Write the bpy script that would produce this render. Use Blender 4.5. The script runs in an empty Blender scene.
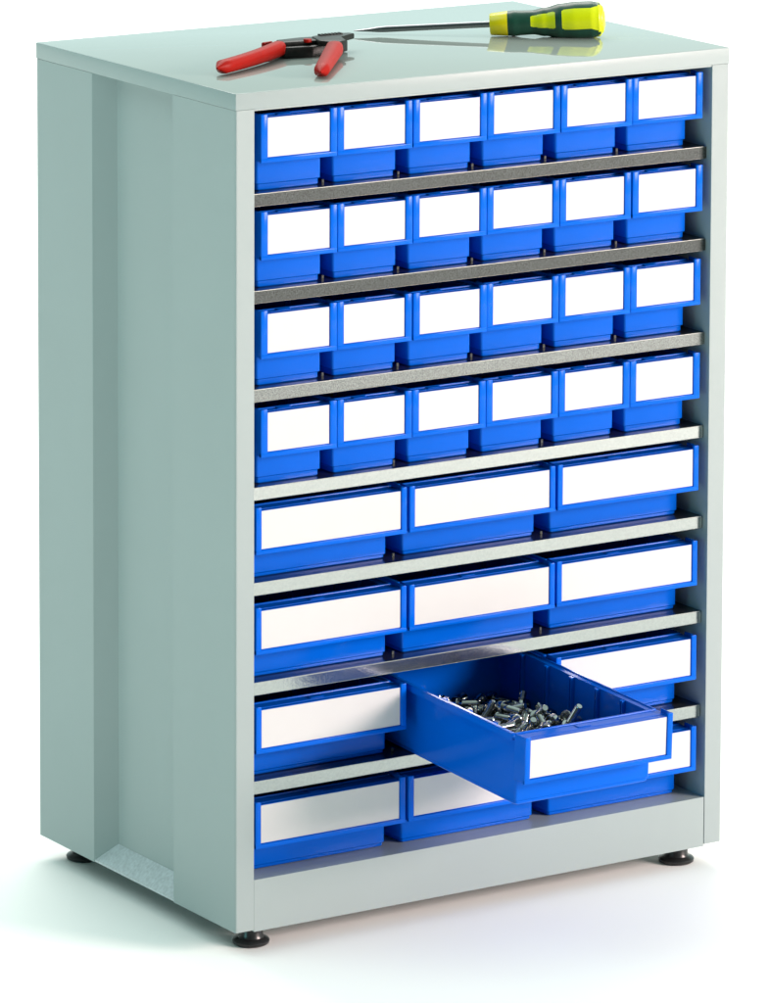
import bpy, bmesh, math, random, json
from mathutils import Vector, Matrix, Euler
C = bpy.context.scene
COL = C.collection
random.seed(7)

# ---------------------------------------------------------------- camera
cam = bpy.data.cameras.new("camera")
cam_o = bpy.data.objects.new("camera", cam)
COL.objects.link(cam_o)
F, CX, CY = 5491.18, 434.058, -98.346
cam.sensor_fit = 'HORIZONTAL'
cam.sensor_width = 36.0
cam.lens = F / 768 * 36.0
cam.shift_x = -(CX - 384) / 768
cam.shift_y = -(501.5 - CY) / 768
cam.clip_start = 0.1
cam.clip_end = 500
_a, _b, _c = -0.575942, 1.448910, 0.00461468
cam_o.matrix_world = (Matrix.Translation((-2.739022, -4.573845, 1.693844)) @ Matrix.Rotation(_a, 4, 'Z')
                      @ Matrix.Rotation(_b, 4, 'X') @ Matrix.Rotation(_c, 4, 'Z'))
C.camera = cam_o

# ---------------------------------------------------------------- studio light
w = bpy.data.worlds.new("World")
C.world = w
w.use_nodes = True
_nt = w.node_tree
_bg = _nt.nodes["Background"]
_bg.inputs[0].default_value = (0.76, 1.0, 0.97, 1)
# white studio surround, radiance shaped by direction: dimmed left to darken cabinet side and drawers
_tc = _nt.nodes.new("ShaderNodeTexCoord")
_dot = _nt.nodes.new("ShaderNodeVectorMath")
_dot.operation = 'DOT_PRODUCT'
_dot.inputs[1].default_value = (0.85, 0.22, 0.25)
_mr = _nt.nodes.new("ShaderNodeMapRange")
_mr.interpolation_type = 'SMOOTHSTEP'
_mr.inputs[1].default_value = -0.75
_mr.inputs[2].default_value = 0.75
_mr.inputs[3].default_value = 0.08
_mr.inputs[4].default_value = 1.0
_nt.links.new(_tc.outputs["Generated"], _dot.inputs[0])
_nt.links.new(_dot.outputs["Value"], _mr.inputs[0])
_nt.links.new(_mr.outputs[0], _bg.inputs[1])


def area(name, loc, target, size, power, color):
    l = bpy.data.lights.new(name, 'AREA')
    l.shape = 'RECTANGLE'
    l.size, l.size_y = size
    l.energy = power
    l.color = color
    o = bpy.data.objects.new(name, l)
    COL.objects.link(o)
    o.location = loc
    o.rotation_euler = (Vector(target) - Vector(loc)).to_track_quat('-Z', 'Y').to_euler()
    return o


area("key_softbox", (3.5, -4.0, 1.75), (0.3, 0.1, 0.4), (2.0, 1.5), 418, (1.0, 0.80, 0.76))
area("added_side_fill", (-3.8, -0.5, 0.5), (0.0, 0.1, 0.42), (1.2, 0.8), 19, (0.30, 1.0, 1.0))  # unseen fill lamp added to lift the cabinet's left side
area("added_left_overhead_fill", (-2.0, 1.0, 3.4), (-0.5, 0.3, 0.0), (2.4, 2.4), 48, (0.78, 1.0, 0.96))  # unseen fill lamp added to whiten the floor on the left
area("added_background_fill", (3.5, 7.5, 9.0), (3.5, 7.4, 0), (9, 6), 1300, (1.0, 0.92, 0.88))  # unseen lamp added to push the floor behind to white

C.view_settings.view_transform = 'Standard'
C.view_settings.look = 'None'
C.view_settings.exposure = 0
C.view_settings.gamma = 1
C.render.film_transparent = False
C.cycles.max_bounces = 10


# ---------------------------------------------------------------- materials
def mat(name, base, rough=0.4, metal=0.0, spec=0.5, noise=0.0, scale=60, bump=0.0, bscale=300,
        coat=0.0, rvar=0.0, stretch=None, emis=None):
    m = bpy.data.materials.new(name)
    m.use_nodes = True
    nt = m.node_tree
    b = nt.nodes["Principled BSDF"]
    b.inputs["Base Color"].default_value = (*base, 1)
    b.inputs["Roughness"].default_value = rough
    b.inputs["Metallic"].default_value = metal
    b.inputs["Specular IOR Level"].default_value = spec
    if coat:
        b.inputs["Coat Weight"].default_value = coat
        b.inputs["Coat Roughness"].default_value = 0.05
    tc = nt.nodes.new("ShaderNodeTexCoord")
    mp = nt.nodes.new("ShaderNodeMapping")
    nt.links.new(tc.outputs["Object"], mp.inputs[0])
    if stretch:
        mp.inputs["Scale"].default_value = stretch
    n = nt.nodes.new("ShaderNodeTexNoise")
    n.inputs["Scale"].default_value = scale
    n.inputs["Detail"].default_value = 5
    nt.links.new(mp.outputs[0], n.inputs["Vector"])
    if noise:
        r = nt.nodes.new("ShaderNodeMapRange")
        r.inputs[1].default_value = 0.3
        r.inputs[2].default_value = 0.7
        r.inputs[3].default_value = 1 - noise
        r.inputs[4].default_value = 1 + noise
        nt.links.new(n.outputs[0], r.inputs[0])
        v = nt.nodes.new("ShaderNodeVectorMath")
        v.operation = 'SCALE'
        v.inputs[0].default_value = base
        nt.links.new(r.outputs[0], v.inputs["Scale"])
        nt.links.new(v.outputs[0], b.inputs["Base Color"])
    if rvar:
        r2 = nt.nodes.new("ShaderNodeMapRange")
        r2.inputs[3].default_value = rough - rvar
        r2.inputs[4].default_value = rough + rvar
        nt.links.new(n.outputs[0], r2.inputs[0])
        nt.links.new(r2.outputs[0], b.inputs["Roughness"])
    if bump:
        n2 = nt.nodes.new("ShaderNodeTexNoise")
        n2.inputs["Scale"].default_value = bscale
        n2.inputs["Detail"].default_value = 3
        nt.links.new(mp.outputs[0], n2.inputs["Vector"])
        bp = nt.nodes.new("ShaderNodeBump")
        bp.inputs["Strength"].default_value = bump
        bp.inputs["Distance"].default_value = 0.001
        nt.links.new(n2.outputs[0], bp.inputs["Height"])
        nt.links.new(bp.outputs[0], b.inputs["Normal"])
    return m


M = {}
M['paint'] = mat("grey_paint", (0.310, 0.368, 0.364), 0.32, spec=0.3, noise=0.015, scale=9, bump=0.05, bscale=500)
M['paint_top'] = mat("grey_top_paint", (0.30, 0.345, 0.32), 0.035, spec=0.8, noise=0.012, scale=6, bump=0.012, bscale=20)
M['blue'] = mat("blue_plastic", (0.0003, 0.108, 0.60), 0.17, spec=0.10, noise=0.03, scale=20, bump=0.04, bscale=45)
M['label'] = mat("white_card", (0.56, 0.565, 0.56), 0.45, spec=0.2, noise=0.01, scale=30)
M['zinc_dimmed'] = mat("grainy_steel_dim_reflection", (0.042, 0.053, 0.050), 0.5, metal=0.4, noise=0.75, scale=800, bump=0.25, bscale=900)  # dark reflection on the top two lips put into the colour; also dims lugs
M['zinc_half_dimmed'] = mat("grainy_steel_half_dim_reflection", (0.155, 0.18, 0.172), 0.45, metal=0.6, noise=0.5, scale=800, bump=0.2, bscale=800)  # third lip: same steel, its weaker dark reflection put into the colour
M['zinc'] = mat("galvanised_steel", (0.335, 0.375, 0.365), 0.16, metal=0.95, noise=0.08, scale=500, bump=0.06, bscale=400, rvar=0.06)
M['zinc_edge_glint'] = mat('steel_edge_highlight', (0.55, 0.56, 0.52), 0.35, metal=0.8, noise=0.1, scale=300)  # highlight along the lip edges painted as a brighter strip
M['shelf_top'] = mat('shaded_shelf_steel', (0.13, 0.14, 0.145), 0.22, metal=0.9, noise=0.15, scale=120)  # shade between the drawers put into the shelf plate colour
M['zinc_flange'] = mat('speckled_galvanised_steel', (0.50, 0.54, 0.56), 0.35, metal=0.15, noise=0.14, scale=260, bump=0.15, bscale=500)
M['black'] = mat("black_plastic", (0.012, 0.012, 0.013), 0.28, noise=0.1)
M['floor'] = mat("white_paper", (0.95, 0.955, 0.935), 0.9, spec=0.1, noise=0.004, scale=3)
M['steel'] = mat("bright_steel", (0.26, 0.27, 0.28), 0.12, metal=1.0, noise=0.06, scale=300, rvar=0.05)
M['screw_steel'] = mat("zinc_plated_screw", (0.42, 0.43, 0.42), 0.12, metal=1.0, noise=0.08, scale=400)
M['red'] = mat("red_rubber", (0.34, 0.009, 0.005), 0.42, spec=0.1, noise=0.05, scale=80)
M['gunmetal'] = mat("blackened_steel", (0.014, 0.017, 0.016), 0.38, metal=0.0, spec=0.2, noise=0.3, scale=200, bump=0.15, bscale=400)
M['green'] = mat("dark_green_rubber", (0.004, 0.055, 0.032), 0.38, noise=0.08, scale=100)
M['yellow'] = mat("bright_yellow_plastic", (0.66, 0.78, 0.0), 0.28, noise=0.03, scale=60)
M['yellow_ring'] = mat("warm_yellow_plastic", (0.80, 0.70, 0.0), 0.3, noise=0.03, scale=60)


# ---------------------------------------------------------------- helpers
def mesh_obj(name, bm, m, parent=None, smooth=False, angle=35):
    bmesh.ops.recalc_face_normals(bm, faces=bm.faces)
    me = bpy.data.meshes.new(name)
    bm.to_mesh(me)
    bm.free()
    ms = m if isinstance(m, (list, tuple)) else [m]
    for q in ms:
        me.materials.append(q)
    if smooth:
        me.shade_smooth()
        me.set_sharp_from_angle(angle=math.radians(angle))
    o = bpy.data.objects.new(name, me)
    COL.objects.link(o)
    if parent:
        o.parent = parent
    return o


def box(bm, x0, x1, y0, y1, z0, z1, bev=0.0, seg=2, mi=0):
    r = bmesh.ops.create_cube(bm, size=1, matrix=Matrix.Translation(((x0+x1)/2, (y0+y1)/2, (z0+z1)/2))
                              @ Matrix.Diagonal((x1-x0, y1-y0, z1-z0, 1)))
    vs = r['verts']
    fs = list({f for v in vs for f in v.link_faces})
    for f in fs:
        f.material_index = mi
    if bev:
        es = list({e for v in vs for e in v.link_edges})
        bmesh.ops.bevel(bm, geom=es, offset=bev, segments=seg, affect='EDGES', profile=0.5)


def prism(bm, pts, z0, z1, mi=0):
    a = [bm.verts.new((x, y, z0)) for x, y in pts]
    b = [bm.verts.new((x, y, z1)) for x, y in pts]
    n = len(pts)
    fs = [bm.faces.new(a[::-1]), bm.faces.new(b)]
    for i in range(n):
        fs.append(bm.faces.new((a[i], a[(i+1) % n], b[(i+1) % n], b[i])))
    for f in fs:
        f.material_index = mi


def loft(bm, loops, cap0=True, cap1=True, mi=0):
    vs = [[bm.verts.new(p) for p in L] for L in loops]
    n = len(loops[0])
    for i in range(len(vs) - 1):
        for j in range(n):
            f = bm.faces.new((vs[i][j], vs[i][(j+1) % n], vs[i+1][(j+1) % n], vs[i+1][j]))
            f.material_index = mi
    if cap0:
        bm.faces.new(vs[0][::-1]).material_index = mi
    if cap1:
        bm.faces.new(vs[-1]).material_index = mi
    return vs


def rrect(x0, x1, y0, y1, r, z, seg=4):
    out = []
    for cx, cy, a0 in ((x1-r, y1-r, 0), (x0+r, y1-r, 90), (x0+r, y0+r, 180), (x1-r, y0+r, 270)):
        for k in range(seg + 1):
            a = math.radians(a0 + 90 * k / seg)
            out.append((cx + r*math.cos(a), cy + r*math.sin(a), z))
    return out


def cyl(bm, p0, p1, r0, r1=None, seg=24, mi=0):
    r1 = r0 if r1 is None else r1
    p0, p1 = Vector(p0), Vector(p1)
    d = (p1 - p0)
    q = d.to_track_quat('Z', 'Y').to_matrix()
    L = []
    for p, r in ((p0, r0), (p1, r1)):
        L.append([tuple(p + q @ Vector((r*math.cos(2*math.pi*k/seg), r*math.sin(2*math.pi*k/seg), 0))) for k in range(seg)])
    loft(bm, L, mi=mi)


def lathe(bm, prof, seg=32, mi=0, axis='Z'):
    """prof: list of (r, h) revolved about the axis"""
    L = []
    for r, h in prof:
        ring = []
        for k in range(seg):
            a = 2*math.pi*k/seg
            if axis == 'Z':
                ring.append((r*math.cos(a), r*math.sin(a), h))
            else:
                ring.append((h, r*math.cos(a), r*math.sin(a)))
        L.append(ring)
    return loft(bm, L, mi=mi)


def thing(name, label, cat, loc=(0, 0, 0), rot=(0, 0, 0), group=None):
    o = bpy.data.objects.new(name, None)
    o.empty_display_size = 0.05
    COL.objects.link(o)
    o.location = loc
    o.rotation_euler = rot
    o['label'] = label
    o['category'] = cat
    if group:
        o['group'] = group
    return o


def dup(root, loc, rot, label, group=None):
    r = root.copy()
    COL.objects.link(r)
    r.location = loc
    r.rotation_euler = rot
    r['label'] = label
    if group:
        r['group'] = group
    for ch in list(root.children):
        c = ch.copy()
        COL.objects.link(c)
        c.parent = r
    return r


# ---------------------------------------------------------------- floor
ZF = -0.0240
bm = bmesh.new()
s = 60
vs = [bm.verts.new(p) for p in ((-s, -s, ZF), (s, -s, ZF), (s, s, ZF), (-s, s, ZF))]
bm.faces.new(vs)
fl = mesh_obj("floor", bm, M['floor'])
fl['kind'] = 'structure'

# ---------------------------------------------------------------- cabinet
W, D, H = 0.5985, 0.4047, 0.85
XL, XR = 0.0215, W - 0.0215
ZC = 0.8330       # underside of the cap
ZP = 0.0515       # top of the plinth
cab = thing("drawer_cabinet", "light grey steel cabinet on black feet, holding eight rows of blue drawers", "cabinet", (0, 0, 0))


def side_outline(mirror):
    r = 0.0016
    pts = [(r, 0), (0.0006, 0.0004), (0, r), (0, 0.1225), (0.0005, 0.123), (0.0195, 0.123), (0.0195, 0.269), (0.0003, 0.2868), (0, 0.2873),
           (0, D - r), (r, D), (XL, D), (XL, 0.0002), (XL - 0.0002, 0)]
    if mirror:
        pts = [(W - x, y) for x, y in pts][::-1]
    return pts


for mir in (False, True):
    bm = bmesh.new()
    prism(bm, side_outline(mir), 0.0, ZC - 0.0001)
    mesh_obj("side_panel", bm, M['paint'], cab)
    # sloping galvanised floor of the side recess
    bm = bmesh.new()
    z1 = 0.021
    a = [(0.0006, 0.1235, 0.0025), (0.0192, 0.1235, z1), (0.0192, 0.2692, z1), (0.0006, 0.2862, 0.0025)]
    b = [(x, y, 0.0005) for x, y, z in a]
    if mir:
        a = [(W - x, y, z) for x, y, z in a]
        b = [(W - x, y, z) for x, y, z in b]
    loft(bm, [b, a])
    mesh_obj("recess_flange", bm, M['zinc_flange'], cab)

bm = bmesh.new()
box(bm, -0.0003, W + 0.0003, -0.0003, D + 0.0003, ZC, H, 0.0009, 3)
# front opening rail under the cap and small weld seam on the cap's side edge
box(bm, XL + .0002, XR - .0002, 0.0008, 0.012, 0.8312, ZC + 0.001)
bm.normal_update()
for f in bm.faces:
    if f.normal.z < 0.8:
        f.material_index = 1
mesh_obj("top_panel", bm, [M['paint_top'], M['paint']], cab, smooth=True, angle=50)
bm = bmesh.new()
box(bm, XL + 0.0002, XR - 0.0002, D - 0.003, D - 0.001, 0.001, ZC - 0.001)
mesh_obj("back_panel", bm, M['paint'], cab)
bm = bmesh.new()
box(bm, XL, XR - 0.0009, 0.0, 0.0024, -0.002, ZP, 0.0002, 1)
box(bm, XL + 0.0004, XR - 0.0006, 0.0024, D - 0.004, ZP - 0.0018, ZP - 0.0003)
box(bm, XL + 0.0004, XR - 0.0006, 0.0024, 0.020, -0.0018, -0.0004)
box(bm, XL + 0.0004, XR - 0.0006, D - 0.03, D - 0.004, -0.0018, -0.0004)
mesh_obj("plinth", bm, M['paint'], cab)
bm = bmesh.new()
box(bm, XL + 0.001, XR - 0.001, 0.021, D - 0.031, 0.0005, 0.0015)
mesh_obj("bottom_plate", bm, M['zinc'], cab)

for fx, fy in ((0.036, 0.030), (W - 0.036, 0.030), (0.036, D - 0.032), (W - 0.036, D - 0.032)):
    bm = bmesh.new()
    lathe(bm, [(0.0005, ZF), (0.0165, ZF), (0.0185, ZF + 0.0015), (0.0190, ZF + 0.004), (0.0180, ZF + 0.0055),
               (0.0135, ZF + 0.0075), (0.0122, ZF + 0.0100), (0.0120, 0.0), (0.0005, 0.0)], 40)
    bmesh.ops.translate(bm, verts=bm.verts, vec=(fx, fy, 0))
    ft = mesh_obj("levelling_foot", bm, M['black'], cab, smooth=True)

SH = [0.7465, 0.6490, 0.5495, 0.4500, 0.3530, 0.2510, 0.1495]
SY = 0.009
shelf_m = [M['zinc_dimmed'], M['zinc_dimmed'], M['zinc_half_dimmed'], M['zinc'], M['zinc'], M['zinc'], M['zinc']]  # upper lips carry their darker reflection as base colour
PITCH_S, S0 = 0.0895, 0.0306
PITCH_L, L0 = 0.18157, 0.0252
gaps_s = [S0 + PITCH_S * k - 0.0004 for k in range(1, 6)]
gaps_l = [L0 + PITCH_L * k - 0.0017 for k in range(1, 3)]
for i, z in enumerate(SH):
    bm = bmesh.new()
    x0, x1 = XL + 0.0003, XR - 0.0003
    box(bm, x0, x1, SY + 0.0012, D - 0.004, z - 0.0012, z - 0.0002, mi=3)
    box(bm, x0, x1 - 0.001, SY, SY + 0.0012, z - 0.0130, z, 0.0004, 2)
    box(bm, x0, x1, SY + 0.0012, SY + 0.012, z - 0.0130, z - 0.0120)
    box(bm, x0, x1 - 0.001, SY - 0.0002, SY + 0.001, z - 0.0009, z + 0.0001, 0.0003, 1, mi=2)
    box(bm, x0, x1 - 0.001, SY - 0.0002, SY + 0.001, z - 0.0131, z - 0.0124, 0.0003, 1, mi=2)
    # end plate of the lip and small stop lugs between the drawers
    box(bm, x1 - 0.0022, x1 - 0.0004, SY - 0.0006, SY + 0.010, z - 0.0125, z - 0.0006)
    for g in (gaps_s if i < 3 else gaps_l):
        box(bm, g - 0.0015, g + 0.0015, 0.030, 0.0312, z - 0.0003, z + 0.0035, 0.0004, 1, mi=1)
    mesh_obj("shelf", bm, [shelf_m[i], M["zinc_dimmed"], M["zinc_edge_glint"], M["shelf_top"]], cab)

# ---------------------------------------------------------------- drawers
def make_drawer(name, label, cat, group, wf, wb, yb, depth, bord, foot_h, foot_in, nribs, zb, b_, zt):
    """local origin: centre of the frame's front at shelf level; y runs into the cabinet"""
    t = thing(name, label, cat, group=group)
    hb, hf = wb / 2, wf / 2
    y0, y1 = yb, depth
    top = zt + 0.0004
    fl_ = hf - 0.0012
    r = 0.0026
    L = []
    L.append(rrect(-hb + foot_in + 0.001, hb - foot_in - 0.001, y0 + foot_in + 0.001, y1 - 0.002, r, 0.0))
    L.append(rrect(-hb + foot_in, hb - foot_in, y0 + foot_in, y1 - 0.001, r, 0.001))
    L.append(rrect(-hb + foot_in, hb - foot_in, y0 + foot_in, y1 - 0.001, r, foot_h))
    L.append(rrect(-hb, hb, y0, y1, r, foot_h + 0.0012))
    L.append(rrect(-hb, hb, y0, y1, r, top - 0.0075))
    L.append(rrect(-fl_, fl_, y0 - 0.0004, y1 + 0.002, r, top - 0.0070))
    L.append(rrect(-fl_, fl_, y0 - 0.0004, y1 + 0.002, r, top - 0.0005))
    L.append(rrect(-fl_ + .0005, fl_ - .0005, y0, y1 + 0.0015, r, top))
    L.append(rrect(-fl_ + .0022, fl_ - .0022, y0 + 0.0014, y1 + 0.0003, r, top))
    L.append(rrect(-fl_ + .0026, fl_ - .0026, y0 + 0.0018, y1 - 0.0001, r, top - 0.0012))
    L.append(rrect(-hb + .0016, hb - .0016, y0 + 0.0022, y1 - 0.002, r - .001, top - 0.0018))
    L.append(rrect(-hb + .0020, hb - .0020, y0 + 0.0026, y1 - 0.0024, r - .001, 0.0040))
    L.append(rrect(-hb + .0034, hb - .0034, y0 + 0.0040, y1 - 0.0038, r - .002, 0.0024))
    bm = bmesh.new()
    loft(bm, L)
    # divider ribs on the inside walls
    for k in range(nribs):
        yy = y0 + (y1 - y0) * (k + 1) / (nribs + 1)
        for sx in (-1, 1):
            xa, xb = sorted((sx * (hb - 0.0019), sx * (hb - 0.0058)))
            box(bm, xa, xb, yy - 0.0025, yy - 0.0010, 0.003, top - 0.002)
            box(bm, xa, xb, yy + 0.0010, yy + 0.0025, 0.003, top - 0.002)
    mesh_obj("drawer_body", bm, M['blue'], t, smooth=True, angle=40)
    # front label holder: plate, raised border, cheeks, ledge
    bm = bmesh.new()
    box(bm, -hf + 0.0005, hf - 0.0005, 0.0019, 0.0034, zb + 0.0003, zt, 0)            # back plate
    box(bm, -hf, hf, 0.0, 0.0036, zb, zb + b_, 0.0006, 2)                               # bottom border
    for sx in (-1, 1):
        xa, xb = sorted((sx * hf, sx * (hf - bord)))
        box(bm, xa, xb, 0.0001, 0.0037, zb + 0.0001, zt + 0.0034, 0.0006, 2)
        xa, xb = sorted((sx * (hf - 0.0001), sx * (hf - 0.0018)))
        box(bm, xa, xb, 0.0030, 0.0200, zb + 0.0008, zt + 0.0031, 0.0005, 1)                 # cheek
    box(bm, -hf + 0.001, hf - 0.001, 0.0062, y0 + 0.001, zt - 0.0026, zt - 0.0008)      # ledge
    box(bm, -hf + 0.001, hf - 0.001, 0.0030, 0.0064, zt - 0.0090, zt - 0.0075)
    box(bm, -hf + 0.003, hf - 0.003, 0.0110, 0.0120, zt - 0.0010, zt - 0.0003, 0.0002, 1)  # ridge on the ledge
    box(bm, -0.016, 0.0, 0.0150, 0.0230, zt - 0.0010, zt + 0.0001, 0.0004, 1)
    mesh_obj("label_holder", bm, M['blue'], t, smooth=True, angle=40)
    bm = bmesh.new()
    box(bm, -hf + bord + 0.0008, hf - bord - 0.0008, 0.0014, 0.00185, zb + b_ + 0.0008, zt - 0.0004)
    mesh_obj("label_card", bm, M['label'], t)
    return t


WS, WL = 0.0887, 0.1781
ordS = ["first", "second", "third", "fourth", "fifth", "sixth"]
rows = ["top row", "second row from the top", "third row from the top", "fourth row from the top",
        "uppermost row of wide drawers", "second row of wide drawers", "third row of wide drawers", "bottom row of wide drawers"]
base_z = SH + [ZP]
small = large = None
GS, GL = "small blue label-front drawers", "wide blue label-front drawers"
for r_ in range(4):
    for c_ in range(6):
        side = "leftmost" if c_ == 0 else "rightmost" if c_ == 5 else ordS[c_] + " from the left"
        lab = "small blue drawer, %s in the %s" % (side, rows[r_])
        x = S0 + PITCH_S * c_ + WS / 2
        rng = random.Random(r_ * 10 + c_)
        loc = (x + rng.uniform(-.0003, .0003), 0.0020 + rng.uniform(-.0008, .0008), base_z[r_])
        if small is None:
            small = make_drawer("small_drawer", lab, "drawer", GS, WS, 0.0755, 0.0205, 0.300, 0.0077, 0.0060, 0.0016, 4, 0.0312, 0.0048, 0.0764)
            small.location = loc
        else:
            dup(small, loc, (0, 0, rng.uniform(-.0015, .0015)), lab)
openZ, openY, openT = None, -0.2040, math.radians(2.2)
drawer_open = None
for r_ in range(4, 8):
    for c_ in range(3):
        side = ["left", "middle", "right"][c_]
        lab = "wide blue drawer, %s one in the %s" % (side, rows[r_])
        x = L0 + PITCH_L * c_ + WL / 2
        rng = random.Random(r_ * 10 + c_)
        loc = (x, 0.0020 + rng.uniform(-.0008, .0008), base_z[r_])
        rot = (0, 0, rng.uniform(-.001, .001))
        if r_ == 6 and c_ == 1:
            lab = "wide blue drawer pulled far out of the cabinet, filled with loose screws"
            z = base_z[r_] - (SY - openY) * math.sin(openT) - 0.0006
            loc = (0.2982, openY, z)
            rot = (openT, 0, 0)
        if large is None:
            large = make_drawer("wide_drawer", lab, "drawer", GL, WL, 0.1625, 0.0270, 0.300, 0.0062, 0.0035, 0.0014, 5, 0.0300, 0.0046, 0.0745)
            large.location = loc
        else:
            o = dup(large, loc, rot, lab)
            if r_ == 6 and c_ == 1:
                drawer_open = o

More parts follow.
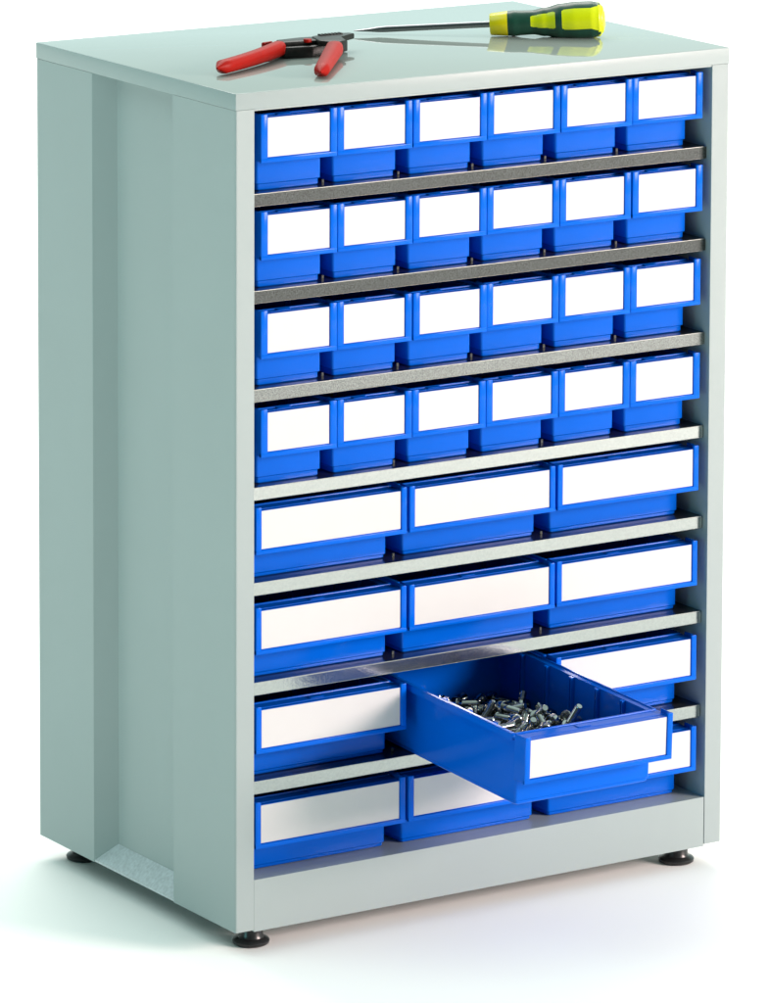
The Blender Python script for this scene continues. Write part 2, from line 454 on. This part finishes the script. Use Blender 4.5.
# ---------------------------------------------------------------- screws
SCREWS = [[-0.0181,0.1217,0.0083,1.46,0.26,2.15,0.028],[-0.0668,0.0707,0.0086,-1.57,-1.31,-0.52,0.022],[-0.0004,0.188,0.0084,1.4,0.87,-2.11,0.028],[0.0134,0.0805,0.0084,1.41,0.52,-0.88,0.022],[-0.0186,0.0538,0.0082,1.39,0.78,-0.49,0.022],[-0.0682,0.1453,0.0082,1.44,-0.26,-2.48,0.022],[0.0213,0.0525,0.0086,1.64,1.83,-0.76,0.022],[-0.0646,0.1088,0.0082,-1.12,1.28,0.16,0.022],[-0.0675,0.2033,0.0085,1.46,-0.49,-0.8,0.028],[-0.0245,0.0864,0.0082,1.4,0.78,-1.63,0.022],[0.0072,0.1647,0.0082,1.75,-2.36,0.54,0.022],[-0.0296,0.2221,0.0082,1.39,-0.78,1.59,0.022],[-0.0196,0.1003,0.0083,-1.43,0.79,1.76,0.028],[0.0086,0.1168,0.0083,-1.8,-2.24,0.3,0.022],[-0.0441,0.2489,0.0082,-1.12,-1.28,0.3,0.022],[0.0477,0.0382,0.0104,-1.77,-0.26,-1.28,0.022],[-0.0253,0.1554,0.0082,1.39,0.78,2.41,0.022],[-0.0159,0.2001,0.0082,1.12,1.28,-1.6,0.022],[0.0392,0.1231,0.0082,-1.44,-0.26,-2.92,0.022],[0.0274,0.1879,0.0082,-1.39,0.78,1.26,0.022],[-0.0563,0.1812,0.0082,-1.44,0.26,1.75,0.022],[0.0118,0.0362,0.0082,-1.12,1.28,1.87,0.022],[0.0485,0.2017,0.0083,0.77,-1.38,1.07,0.022],[-0.0635,0.2327,0.01,1.71,-0.23,-0.43,0.022],[-0.041,0.1212,0.0212,0.98,0.99,2.24,0.028],[-0.0425,0.1218,0.0082,-1.75,2.36,-0.43,0.022],[-0.0082,0.2192,0.0117,0.6,-2.0,0.09,0.022],[0.0258,0.1483,0.0082,1.39,0.78,2.07,0.022],[-0.0674,0.0877,0.0152,-1.13,0.28,2.05,0.022],[-0.0116,0.0365,0.0096,1.73,-1.03,1.55,0.028],[-0.0253,0.1329,0.0109,-1.92,-0.75,-0.22,0.022],[-0.01,0.169,0.0082,1.39,-0.78,0.49,0.022],[-0.0202,0.0769,0.0155,-0.99,-0.16,-1.09,0.022],[-0.0452,0.196,0.0082,1.39,0.78,-1.84,0.022],[0.0274,0.1679,0.0103,1.74,0.16,-0.97,0.022],[0.0485,0.1477,0.0083,1.43,-0.78,-1.42,0.028],[-0.0595,0.1243,0.0135,-0.92,-0.79,-2.2,0.022],[-0.0075,0.1122,0.0105,-1.78,-0.25,-1.35,0.022],[0.0448,0.0365,0.0233,1.53,0.42,1.66,0.028],[-0.0618,0.2581,0.0083,1.43,-0.78,-0.69,0.028],[-0.0582,0.1625,0.0086,-1.57,2.36,0.26,0.022],[-0.0394,0.1415,0.0152,-1.0,-0.24,-1.6,0.022],[0.0462,0.1603,0.0086,1.57,-0.26,-1.68,0.022],[-0.0733,0.1696,0.0086,1.55,-0.78,0.14,0.022],[-0.0731,0.2491,0.0199,0.68,-0.69,-2.61,0.028],[0.0213,0.1329,0.0124,0.99,2.49,0.98,0.028],[0.0451,0.0506,0.0082,-1.44,0.26,1.79,0.022],[-0.0598,0.0725,0.0212,-1.35,-0.68,2.59,0.028],[0.0538,0.1815,0.0118,2.07,-0.72,0.71,0.028],[0.0316,0.1631,0.0214,-1.48,-0.36,-1.33,0.022],[-0.0245,0.2536,0.0083,1.94,1.85,0.42,0.028],[-0.0426,0.0417,0.0085,1.77,-2.18,-0.47,0.028],[-0.0583,0.1419,0.0171,1.53,-0.78,0.32,0.022],[0.011,0.2472,0.0083,-1.46,-0.26,-1.15,0.028],[0.007,0.2888,0.0082,-1.12,1.28,-1.44,0.022],[0.0091,0.2154,0.0082,1.39,0.78,-2.35,0.022],[-0.0685,0.0862,0.0312,-1.39,0.36,1.63,0.028],[0.013,0.1028,0.018,1.07,0.29,-0.8,0.022],[0.0728,0.1545,0.0146,0.14,1.05,-1.47,0.022],[0.0301,0.1785,0.0204,0.76,-0.87,2.48,0.022],[-0.0367,0.1598,0.0123,0.97,-2.44,-0.41,0.028],[-0.001,0.0743,0.0206,-1.17,0.6,-0.88,0.022],[-0.0679,0.1973,0.0212,1.28,-0.99,-0.47,0.028],[0.0061,0.1728,0.0196,1.39,-0.18,-0.38,0.028],[0.0151,0.0638,0.0086,1.56,0.26,-0.96,0.022],[-0.0435,0.2131,0.0128,-0.3,-2.1,1.55,0.022],[0.0181,0.122,0.0215,1.59,-0.39,-0.91,0.022],[0.0445,0.0718,0.0083,1.48,0.26,-0.67,0.022],[-0.0003,0.0915,0.0133,1.08,2.46,0.05,0.022],[-0.0228,0.1807,0.014,-0.85,0.8,0.05,0.022],[-0.0732,0.1298,0.0188,-1.52,-2.35,-0.14,0.028],[0.0634,0.2305,0.0082,-2.02,-1.86,-0.7,0.022],[0.0485,0.1732,0.0202,0.86,2.76,-0.3,0.022],[-0.002,0.0609,0.0177,1.84,-0.7,-1.3,0.022],[-0.0104,0.1473,0.0133,-1.9,-0.16,-0.08,0.022],[-0.0551,0.1727,0.0203,0.92,-0.25,-1.22,0.028],[-0.0011,0.1348,0.0119,-0.57,2.03,0.72,0.022],[-0.0675,0.0998,0.0228,-0.18,2.88,0.11,0.022],[-0.0255,0.0481,0.0216,-1.7,-2.15,-0.46,0.022],[-0.0697,0.1261,0.0307,0.48,-1.41,0.74,0.022],[-0.0372,0.2716,0.0141,-0.12,2.5,-1.75,0.022],[0.0385,0.0856,0.0118,-1.99,-0.58,1.8,0.022],[0.007,0.1488,0.0185,1.93,0.38,1.65,0.022],[0.0532,0.141,0.018,-0.99,1.31,-0.62,0.022],[0.0302,0.0996,0.0157,1.44,-0.72,-0.91,0.028],[-0.026,0.2358,0.0148,0.77,1.09,-2.7,0.022],[0.0632,0.2101,0.0082,-1.14,1.26,1.21,0.022],[-0.0019,0.1281,0.0268,1.69,0.39,1.31,0.022],[-0.0054,0.1782,0.0202,-1.48,-0.54,2.44,0.022],[-0.0171,0.2728,0.0128,2.07,-0.08,0.89,0.022],[0.0317,0.1463,0.0209,1.63,-0.77,-1.05,0.028],[-0.073,0.1658,0.0215,1.76,2.42,0.19,0.022],[-0.0442,0.066,0.0115,-1.91,0.25,2.26,0.028],[-0.0494,0.2325,0.0114,-0.18,-1.87,-2.03,0.022],[-0.0582,0.1158,0.026,0.81,-2.93,0.34,0.022],[-0.0087,0.0422,0.0213,-1.44,-1.24,0.95,0.022],[-0.0588,0.0407,0.0123,2.27,0.89,-0.57,0.022],[0.0159,0.2303,0.0127,-2.93,1.06,-0.15,0.022],[-0.0143,0.0984,0.0216,2.19,-0.41,-0.38,0.028],[-0.0353,0.1744,0.0258,2.58,0.15,-1.1,0.022],[-0.0454,0.0847,0.0105,-1.3,0.3,-0.47,0.022],[0.0189,0.1826,0.0273,-1.66,0.66,0.15,0.022],[0.0206,0.1355,0.031,-1.33,-0.01,-1.99,0.022],[-0.0392,0.1863,0.0162,2.09,-1.42,0.95,0.028],[-0.0302,0.2062,0.0167,-1.72,0.16,-1.15,0.028],[-0.0194,0.1172,0.0216,-1.57,-0.0,-1.16,0.022],[0.0204,0.0801,0.0195,-1.44,-0.97,0.21,0.028],[-0.041,0.0574,0.0218,3.12,-1.1,-0.42,0.022],[-0.0731,0.0706,0.0343,0.66,-0.32,-2.92,0.028],[-0.0093,0.2329,0.0197,-1.8,0.21,-0.43,0.028],[0.063,0.192,0.0147,-2.87,-0.78,0.74,0.022],[0.0456,0.2143,0.0179,1.65,0.88,-2.17,0.022],[0.0358,0.0703,0.0202,-1.04,-2.22,-0.29,0.022],[-0.0145,0.2583,0.0159,-0.21,0.95,2.34,0.022],[-0.0112,0.286,0.0136,0.27,-2.33,-0.25,0.022],[-0.021,0.0667,0.0238,-0.7,0.44,-0.83,0.022],[-0.0412,0.2594,0.0184,1.41,-2.25,1.0,0.028],[-0.0468,0.187,0.0286,1.58,-0.79,-0.2,0.022],[-0.0256,0.1445,0.0235,0.12,2.24,1.1,0.022],[-0.0472,0.154,0.0218,-1.95,-0.28,0.46,0.022],[0.0037,0.0493,0.0227,2.99,-0.61,0.73,0.022],[0.0377,0.2295,0.0083,1.21,-1.29,-0.42,0.028],[0.0283,0.2025,0.0204,2.53,0.81,0.05,0.028],[-0.0598,0.053,0.0162,-0.59,-0.79,-2.02,0.022],[-0.0136,0.1603,0.0252,-1.55,-0.51,-1.58,0.028],[0.0231,0.1506,0.032,-2.35,-0.08,0.07,0.022],[0.0285,0.0769,0.0304,1.35,0.42,0.1,0.022],[-0.0653,0.1833,0.0318,-2.57,-0.46,-0.44,0.022],[0.0271,0.2157,0.0121,0.0,-3.14,1.11,0.022],[0.0307,0.0471,0.0216,-2.75,-0.26,1.51,0.028],[0.046,0.2005,0.0226,-0.77,-0.1,-1.94,0.028],[-0.0333,0.2031,0.0296,1.9,-2.37,-0.1,0.022],[-0.0576,0.0457,0.0291,1.56,0.7,-1.76,0.028],[-0.0232,0.1383,0.0392,-1.36,-0.74,0.54,0.022],[-0.0447,0.1622,0.0317,-2.33,-1.26,1.12,0.022],[-0.0236,0.1218,0.0336,-2.38,-0.2,0.78,0.028],[-0.0507,0.1345,0.0304,0.27,1.24,-0.94,0.022],[-0.0594,0.1563,0.0328,-1.16,2.78,0.42,0.028],[0.0457,0.159,0.0318,-1.6,0.46,-0.78,0.022],[-0.0347,0.0963,0.0178,-1.09,-2.66,0.51,0.022],[0.0383,0.1196,0.0277,-0.32,-1.16,-0.02,0.028],[0.02,0.2395,0.0238,-2.09,0.97,-0.53,0.028],[0.0267,0.1114,0.0205,-2.48,-0.99,0.24,0.022],[0.0226,0.1105,0.0344,1.0,1.2,0.95,0.028],[-0.0333,0.1271,0.0416,-2.28,0.76,0.84,0.028],[0.0453,0.1357,0.0283,-1.37,-2.03,1.15,0.022],[-0.0034,0.206,0.0192,2.41,-1.21,-0.84,0.022],[-0.0286,0.05,0.0337,0.81,-1.51,-1.99,0.022],[-0.0565,0.108,0.0364,1.54,1.0,-0.73,0.022],[0.052,0.2754,0.0082,1.12,1.28,0.87,0.022],[-0.0469,0.0733,0.0296,-1.17,-0.08,1.34,0.022],[0.0099,0.1002,0.0356,-1.0,-0.47,-2.19,0.022],[-0.0453,0.289,0.0083,1.43,0.78,-1.94,0.028],[-0.0253,0.0987,0.0282,-1.86,-0.14,0.54,0.022],[0.0094,0.2018,0.0189,-0.24,-2.61,-1.33,0.022],[-0.0408,0.2423,0.0285,1.58,2.48,0.26,0.022],[0.0426,0.0894,0.0248,-1.76,-0.05,1.11,0.022],[0.0197,0.2043,0.0295,0.7,-0.24,0.66,0.022],[-0.0729,0.1631,0.0446,2.98,-0.04,-0.26,0.028],[-0.0451,0.2151,0.0342,-2.16,-1.94,-0.22,0.028],[-0.0732,0.2132,0.0199,0.38,0.45,-0.67,0.022],[0.0443,0.1047,0.0253,-0.92,-0.86,0.92,0.028],[-0.0567,0.1713,0.0396,-2.53,1.2,-0.25,0.028],[0.0412,0.0886,0.0374,-1.5,0.32,2.8,0.028],[0.0085,0.0893,0.0295,-2.07,0.17,1.14,0.022],[0.0398,0.2522,0.0089,1.69,-1.31,-1.5,0.028],[-0.045,0.097,0.0273,-0.3,1.79,2.3,0.022],[-0.0176,0.0387,0.0444,-1.57,0.07,1.77,0.028],[0.0708,0.2463,0.0215,1.66,-2.58,0.15,0.022],[0.0223,0.262,0.0131,-2.34,0.62,0.49,0.028],[0.0234,0.0406,0.0326,0.05,0.46,-0.58,0.022],[-0.0334,0.0676,0.0353,1.56,-0.34,2.26,0.028],[-0.0684,0.0364,0.0222,1.2,-1.95,-1.33,0.028],[0.0648,0.1642,0.0185,-2.51,-0.52,0.95,0.022],[-0.0605,0.2803,0.01,0.98,-1.82,1.18,0.022],[-0.0087,0.2182,0.0322,1.48,2.38,-0.0,0.028],[-0.0142,0.1456,0.0327,-1.54,-0.28,-2.16,0.022],[0.0732,0.216,0.0161,-1.63,2.72,0.11,0.022],[-0.0085,0.098,0.0358,-1.19,0.03,-0.01,0.028],[-0.0171,0.1743,0.0323,0.89,-0.89,0.11,0.028],[0.0223,0.1216,0.0428,1.39,0.24,1.95,0.022],[-0.0029,0.118,0.0401,-2.54,0.33,-0.82,0.022],[-0.0257,0.1886,0.0354,-0.48,-1.45,0.73,0.022],[0.0454,0.2652,0.0123,-2.0,0.16,1.45,0.022],[0.0345,0.1941,0.0335,-1.65,0.5,2.46,0.028],[-0.0056,0.1583,0.0524,-1.58,-2.75,0.24,0.022],[0.0049,0.1416,0.0379,1.83,-0.52,-0.85,0.022],[-0.0507,0.231,0.0245,0.62,1.33,-0.89,0.028],[0.0567,0.2918,0.0082,1.12,1.28,-1.87,0.022],[0.014,0.1811,0.042,-2.23,-0.93,1.06,0.022],[0.0101,0.0775,0.0446,-1.79,2.02,-0.61,0.022],[0.0079,0.1755,0.0318,-1.33,0.05,-2.67,0.022],[0.0545,0.1495,0.0322,2.02,-0.8,1.67,0.022],[-0.0394,0.0791,0.0381,-0.56,2.5,0.22,0.022],[-0.0733,0.2071,0.0356,2.18,0.63,0.53,0.022],[-0.0484,0.1216,0.0466,1.84,0.58,-1.98,0.028],[0.0156,0.0533,0.0274,-0.93,2.91,-0.33,0.022],[0.0042,0.2308,0.0298,0.87,-0.18,-2.57,0.022],[-0.0055,0.2491,0.0282,-1.78,0.43,1.31,0.028],[-0.0108,0.1413,0.0458,1.71,2.88,0.11,0.028],[0.0117,0.1589,0.033,-0.21,-1.98,0.9,0.022],[-0.0014,0.0733,0.0341,-0.34,1.32,0.96,0.022],[-0.0334,0.114,0.0345,-2.43,-0.42,1.31,0.022],[-0.0514,0.1833,0.0447,1.24,-0.25,0.62,0.028],[-0.0438,0.1949,0.0402,-1.54,-1.78,0.32,0.028],[-0.0305,0.1644,0.0407,2.32,0.13,-1.07,0.028],[-0.0006,0.2635,0.014,0.42,2.76,0.16,0.028],[0.0013,0.1646,0.041,1.08,0.43,0.24,0.022],[-0.0731,0.1464,0.0254,-2.96,0.1,-0.78,0.022],[-0.0043,0.19,0.0421,-1.55,0.42,-0.86,0.022],[0.0347,0.1749,0.0374,2.18,-0.62,0.49,0.022],[-0.061,0.2317,0.0315,1.38,1.38,-0.53,0.022],[-0.0175,0.223,0.0416,-1.82,0.9,0.38,0.022],[-0.0005,0.277,0.012,3.14,0.0,-1.04,0.022],[-0.0426,0.0476,0.0431,-2.42,-2.02,-0.11,0.028],[-0.0686,0.2343,0.0218,1.99,-1.24,-0.95,0.022],[0.0568,0.2403,0.0152,-1.14,0.35,2.2,0.028],[0.0113,0.2653,0.0209,1.23,1.18,-0.64,0.022],[0.0563,0.1718,0.0305,0.66,2.71,0.51,0.022],[0.073,0.1868,0.0234,-1.93,2.03,-0.22,0.028],[0.0125,0.0709,0.0331,-1.37,-2.64,-0.46,0.028],[-0.0129,0.0693,0.0398,-1.45,0.34,0.03,0.028],[-0.0276,0.2641,0.0253,-2.51,-0.65,1.37,0.022],[-0.0255,0.2328,0.0283,2.17,0.39,0.31,0.028],[-0.0165,0.1998,0.0257,-0.03,-2.86,1.25,0.022],[-0.0511,0.1468,0.0488,-1.58,0.05,1.25,0.022],[-0.0702,0.2803,0.022,-1.0,-1.37,-0.86,0.022],[0.0375,0.2369,0.02,-2.29,0.57,0.79,0.022],[-0.0248,0.2122,0.0343,-0.97,-2.53,-0.4,0.022],[0.0452,0.0517,0.0328,1.81,-0.12,0.26,0.022],[0.0309,0.1561,0.0403,0.24,-2.19,-2.07,0.028],[0.0428,0.2838,0.0174,-0.35,-0.8,3.05,0.022],[-0.0733,0.2763,0.0082,1.39,0.78,0.0,0.022],[0.0657,0.2803,0.0189,-1.64,-2.37,0.64,0.022],[0.0229,0.2914,0.0203,1.51,0.09,1.49,0.022],[-0.0376,0.1014,0.038,-1.7,-0.08,0.92,0.028],[0.006,0.2092,0.0312,-1.54,0.24,-0.64,0.022],[0.0407,0.112,0.0432,-0.23,2.6,1.3,0.028],[0.0262,0.2772,0.0082,1.43,0.28,-2.8,0.022],[0.0612,0.1405,0.0377,0.47,1.15,-2.24,0.022],[0.0571,0.2265,0.0224,2.26,-0.44,-1.11,0.028],[0.0039,0.1053,0.0472,-0.61,-1.84,1.88,0.022],[0.072,0.2646,0.0083,1.35,0.88,-0.12,0.022]]  #SCREWDATA
if SCREWS:
    protos = {}
    MD = Matrix.LocRotScale(drawer_open.location, drawer_open.rotation_euler, None)
    for i, (x, y, z, rx, ry, rz, L) in enumerate(SCREWS):
        m_ = MD @ Matrix.Translation((x, y, z + 0.0008)) @ Euler((rx, ry, rz)).to_matrix().to_4x4()
        loc, rot = m_.to_translation(), m_.to_euler()
        lab = {237: "silver screw sticking up tail first at the right edge of the screw heap",
               240: "silver screw standing up tail first at the back of the screw heap"}.get(
            i, "silver cap screw lying among the others in the heap inside the pulled-out drawer")
        if L in protos:
            dup(protos[L], loc, rot, lab)
            continue
        t = thing("cap_screw", lab, "screw", loc, rot, "loose screws in the open drawer")
        bm = bmesh.new()
        lathe(bm, [(0.0002, 0.0070), (0.0028, 0.0070), (0.0032, 0.0100), (0.0058, 0.0100), (0.0066, 0.0094), (0.0068, 0.0086),
                   (0.0068, 0.0036), (0.0064, 0.0031), (0.0002, 0.0031)], 16)
        mesh_obj("screw_head", bm, M['screw_steel'], t, smooth=True)
        bm = bmesh.new()
        pr = [(0.0002, 0.0032), (0.0037, 0.0032), (0.0037, -0.002)]
        k = -0.002
        while k > -(L - 0.003) + 0.001:
            pr += [(0.0038, k), (0.0034, k - 0.0005)]
            k -= 0.001
        pr += [(0.0030, -(L - 0.003)), (0.0002, -(L - 0.003))]
        lathe(bm, pr, 12)
        mesh_obj("screw_shank", bm, M['screw_steel'], t, smooth=True, angle=60)
        protos[L] = t


# ---------------------------------------------------------------- screwdriver
TIP, END = Vector((0.3157, 0.2842, H + 0.0035)), Vector((0.5290, 0.1270, H + 0.0195))
dv = END - TIP
LEN = dv.length
sd = thing("screwdriver", "screwdriver with green and yellow handle lying on the cabinet top", "screwdriver")
sd.matrix_world = Matrix.Translation(TIP) @ dv.to_track_quat('X', 'Z').to_matrix().to_4x4()
bm = bmesh.new()
# round shaft flattening towards the blade
L = []
for h, rw, rt in ((0.0, 0.0026, 0.0006), (0.004, 0.0028, 0.0010), (0.016, 0.0042, 0.0020), (0.026, 0.0034, 0.0031),
                  (0.034, 0.0034, 0.0034), (0.147, 0.0034, 0.0034)):
    L.append([(h, rw*math.cos(2*math.pi*k/20), rt*math.sin(2*math.pi*k/20)) for k in range(20)])
loft(bm, L)
mesh_obj("shaft", bm, M['steel'], sd, smooth=True)
HX = 0.1440
HL = LEN - HX
bm = bmesh.new()
lathe(bm, [(0.004, HX), (0.0108, HX), (0.0116, HX + 0.001), (0.0132, HX + 0.0188), (0.004, HX + 0.0192)], 32, axis='X')
mesh_obj("collar", bm, M['yellow_ring'], sd, smooth=True)


def handle_r(u):      # radius along the grip, u in 0..1
    pts = [(0, .0130), (.06, .0136), (.14, .0130), (.25, .0128), (.38, .0150), (.55, .0185), (.70, .0198), (.85, .0196), (.94, .0180), (.98, .0140), (1, .007)]
    for (a, ra), (b, rb) in zip(pts, pts[1:]):
        if u <= b:
            f = (u - a) / (b - a)
            f = f * f * (3 - 2 * f)
            return ra + (rb - ra) * f
    return .006


bm = bmesh.new()
SEG, N = 180, 160
G0 = HX + 0.019
GL_ = LEN - G0
rings = []
for i in range(N + 1):
    u = i / N
    r = handle_r(u)
    rings.append([(G0 + GL_ * u, r * (1 + .025 * math.cos(3 * 2*math.pi*k/SEG)) * math.cos(2*math.pi*k/SEG),
                   r * (1 + .025 * math.cos(3 * 2*math.pi*k/SEG)) * math.sin(2*math.pi*k/SEG)) for k in range(SEG)])
loft(bm, rings)


def inpanel(u, ang):
    a = ang % 120
    if a > 60:
        a -= 120
    a = abs(a)
    def rr(u0, u1, w, rad=.02):
        if not (u0 < u < u1):
            return False
        e = min(u - u0, u1 - u) / .035
        ww = w if e > 1 else w - 9 * (1 - math.sqrt(max(0, 1 - (1 - e) ** 2)))
        return a < ww
    if rr(.235, .495, 28 + 18 * (u - .25)):
        return True
    if u >= .93:
        return True if u > .955 else a < 52
    if u >= .56 and rr(.56, 1.2, 34 if u < .86 else 34 + (u - .86) * 160):
        return True
    return False


for f in bm.faces:
    c = f.calc_center_median()
    u = (c.x - G0) / GL_
    ang = math.degrees(math.atan2(c.z, c.y))
    f.material_index = 1 if inpanel(u, ang + 72) else 0
mesh_obj("handle", bm, [M['green'], M['yellow']], sd, smooth=True)
sd.rotation_mode = 'QUATERNION'


# ---------------------------------------------------------------- pliers
def sweep(bm, pts, rad, seg=16, mi=0, cap=True):
    """tube along points; rad: list of (half width in plane, half height)"""
    L = []
    n = len(pts)
    for i, p in enumerate(pts):
        a = Vector(pts[max(i-1, 0)])
        b = Vector(pts[min(i+1, n-1)])
        d = (b - a).normalized()
        s_ = d.cross(Vector((0, 0, 1))).normalized()
        u_ = s_.cross(d)
        rw, rh = rad[i]
        ring = []
        for k in range(seg):
            t_ = 2*math.pi*k/seg
            c_, s2 = math.cos(t_), math.sin(t_)
            e = 0.75
            cx_ = math.copysign(abs(c_)**e, c_)
            sy_ = math.copysign(abs(s2)**e, s2)
            ring.append(tuple(Vector(p) + s_*rw*cx_ + u_*rh*sy_))
        L.append(ring)
    loft(bm, L, mi=mi)


def lerp(a, b, t):
    return tuple(a[i] + (b[i]-a[i])*t for i in range(3))


pl = thing("pliers", "wire stripping pliers with red handles and black jaws on the cabinet top", "pliers")
# first handle (towards the cabinet's left edge)
A0, A1 = (0.0410, 0.1050, H+0.0085), (0.1660, 0.1835, H+0.0105)
bm = bmesh.new()
pts, rad = [], []
for i in range(15):
    t = i/14
    p = lerp(A0, A1, t)
    bow = math.sin(math.pi*t)*0.004
    pts.append((p[0]+bow*.5, p[1]-bow, p[2]))
    e = min(1, math.sqrt(max(0.02, 1-(1-min(1, t/.08))**2))) * min(1, math.sqrt(max(0.15, 1-(1-min(1, (1-t)/.04))**2)))
    rad.append((0.0080*e, (0.0068 + .0013*t)*e))
sweep(bm, pts, rad)
mesh_obj("handle_grip", bm, M['red'], pl, smooth=True)
# second handle coming forward
B0, B1 = (0.1195, 0.0350, H+0.0075), (0.2060, 0.1450, H+0.0120)
bm = bmesh.new()
pts, rad = [], []
for i in range(15):
    t = i/14
    pts.append(lerp(B0, B1, t))
    e = min(1, math.sqrt(max(0.02, 1-(1-min(1, t/.08))**2))) * min(1, math.sqrt(max(0.15, 1-(1-min(1, (1-t)/.05))**2)))
    rad.append(((0.0075+.0015*t)*e, (0.0062 + .0025*t)*e))
sweep(bm, pts, rad)
mesh_obj("handle_grip", bm, M['red'], pl, smooth=True)


def plate(bm, outline, z0, z1, bev=0.0012):
    n0 = set(bm.verts)
    prism(bm, outline, z0, z1)
    vs_ = [v for v in bm.verts if v not in n0]
    es = list({e for v in vs_ for e in v.link_edges})
    bmesh.ops.bevel(bm, geom=es, offset=bev, segments=2, affect='EDGES', profile=.5)


def band(p0, p1, w0, w1):
    p0, p1 = Vector(p0[:2]), Vector(p1[:2])
    d = (p1-p0).normalized()
    n_ = Vector((-d.y, d.x))
    return [tuple(p0-n_*w0), tuple(p1-n_*w1), tuple(p1+n_*w1), tuple(p0+n_*w0)]


bm = bmesh.new()     # lower body plate from the first handle to the jaw
plate(bm, [(0.160, 0.170), (0.190, 0.163), (0.222, 0.166), (0.242, 0.179), (0.242, 0.189), (0.225, 0.195), (0.195, 0.202), (0.168, 0.200), (0.158, 0.190)], H+0.0010, H+0.0120)
plate(bm, [(0.163, 0.176), (0.200, 0.172), (0.232, 0.178), (0.232, 0.192), (0.195, 0.198), (0.165, 0.195)], H+0.0118, H+0.0165)
mesh_obj("jaw", bm, M['gunmetal'], pl, smooth=True, angle=30)
bm = bmesh.new()     # upper jaw crossing over and carrying the second handle
plate(bm, [(0.205, 0.140), (0.222, 0.150), (0.228, 0.172), (0.2535, 0.184), (0.2515, 0.192), (0.230, 0.197), (0.205, 0.190), (0.196, 0.160)], H+0.0122, H+0.0180)
for k in range(7):
    box(bm, 0.214+k*.0040, 0.2162+k*.0040, 0.186, 0.193, H+0.0175, H+0.0192)
mesh_obj("jaw", bm, M['gunmetal'], pl, smooth=True, angle=30)
bm = bmesh.new()
cyl(bm, (0.190, 0.1740, H+0.0150), (0.190, 0.1740, H+0.0182), 0.0045, 0.0040)
mesh_obj("pivot", bm, M['red'], pl, smooth=True)
bm = bmesh.new()
plate(bm, [(0.155, 0.202), (0.168, 0.206), (0.168, 0.209), (0.153, 0.205)], H+0.008, H+0.0135)
mesh_obj("locking_catch", bm, M['red'], pl)
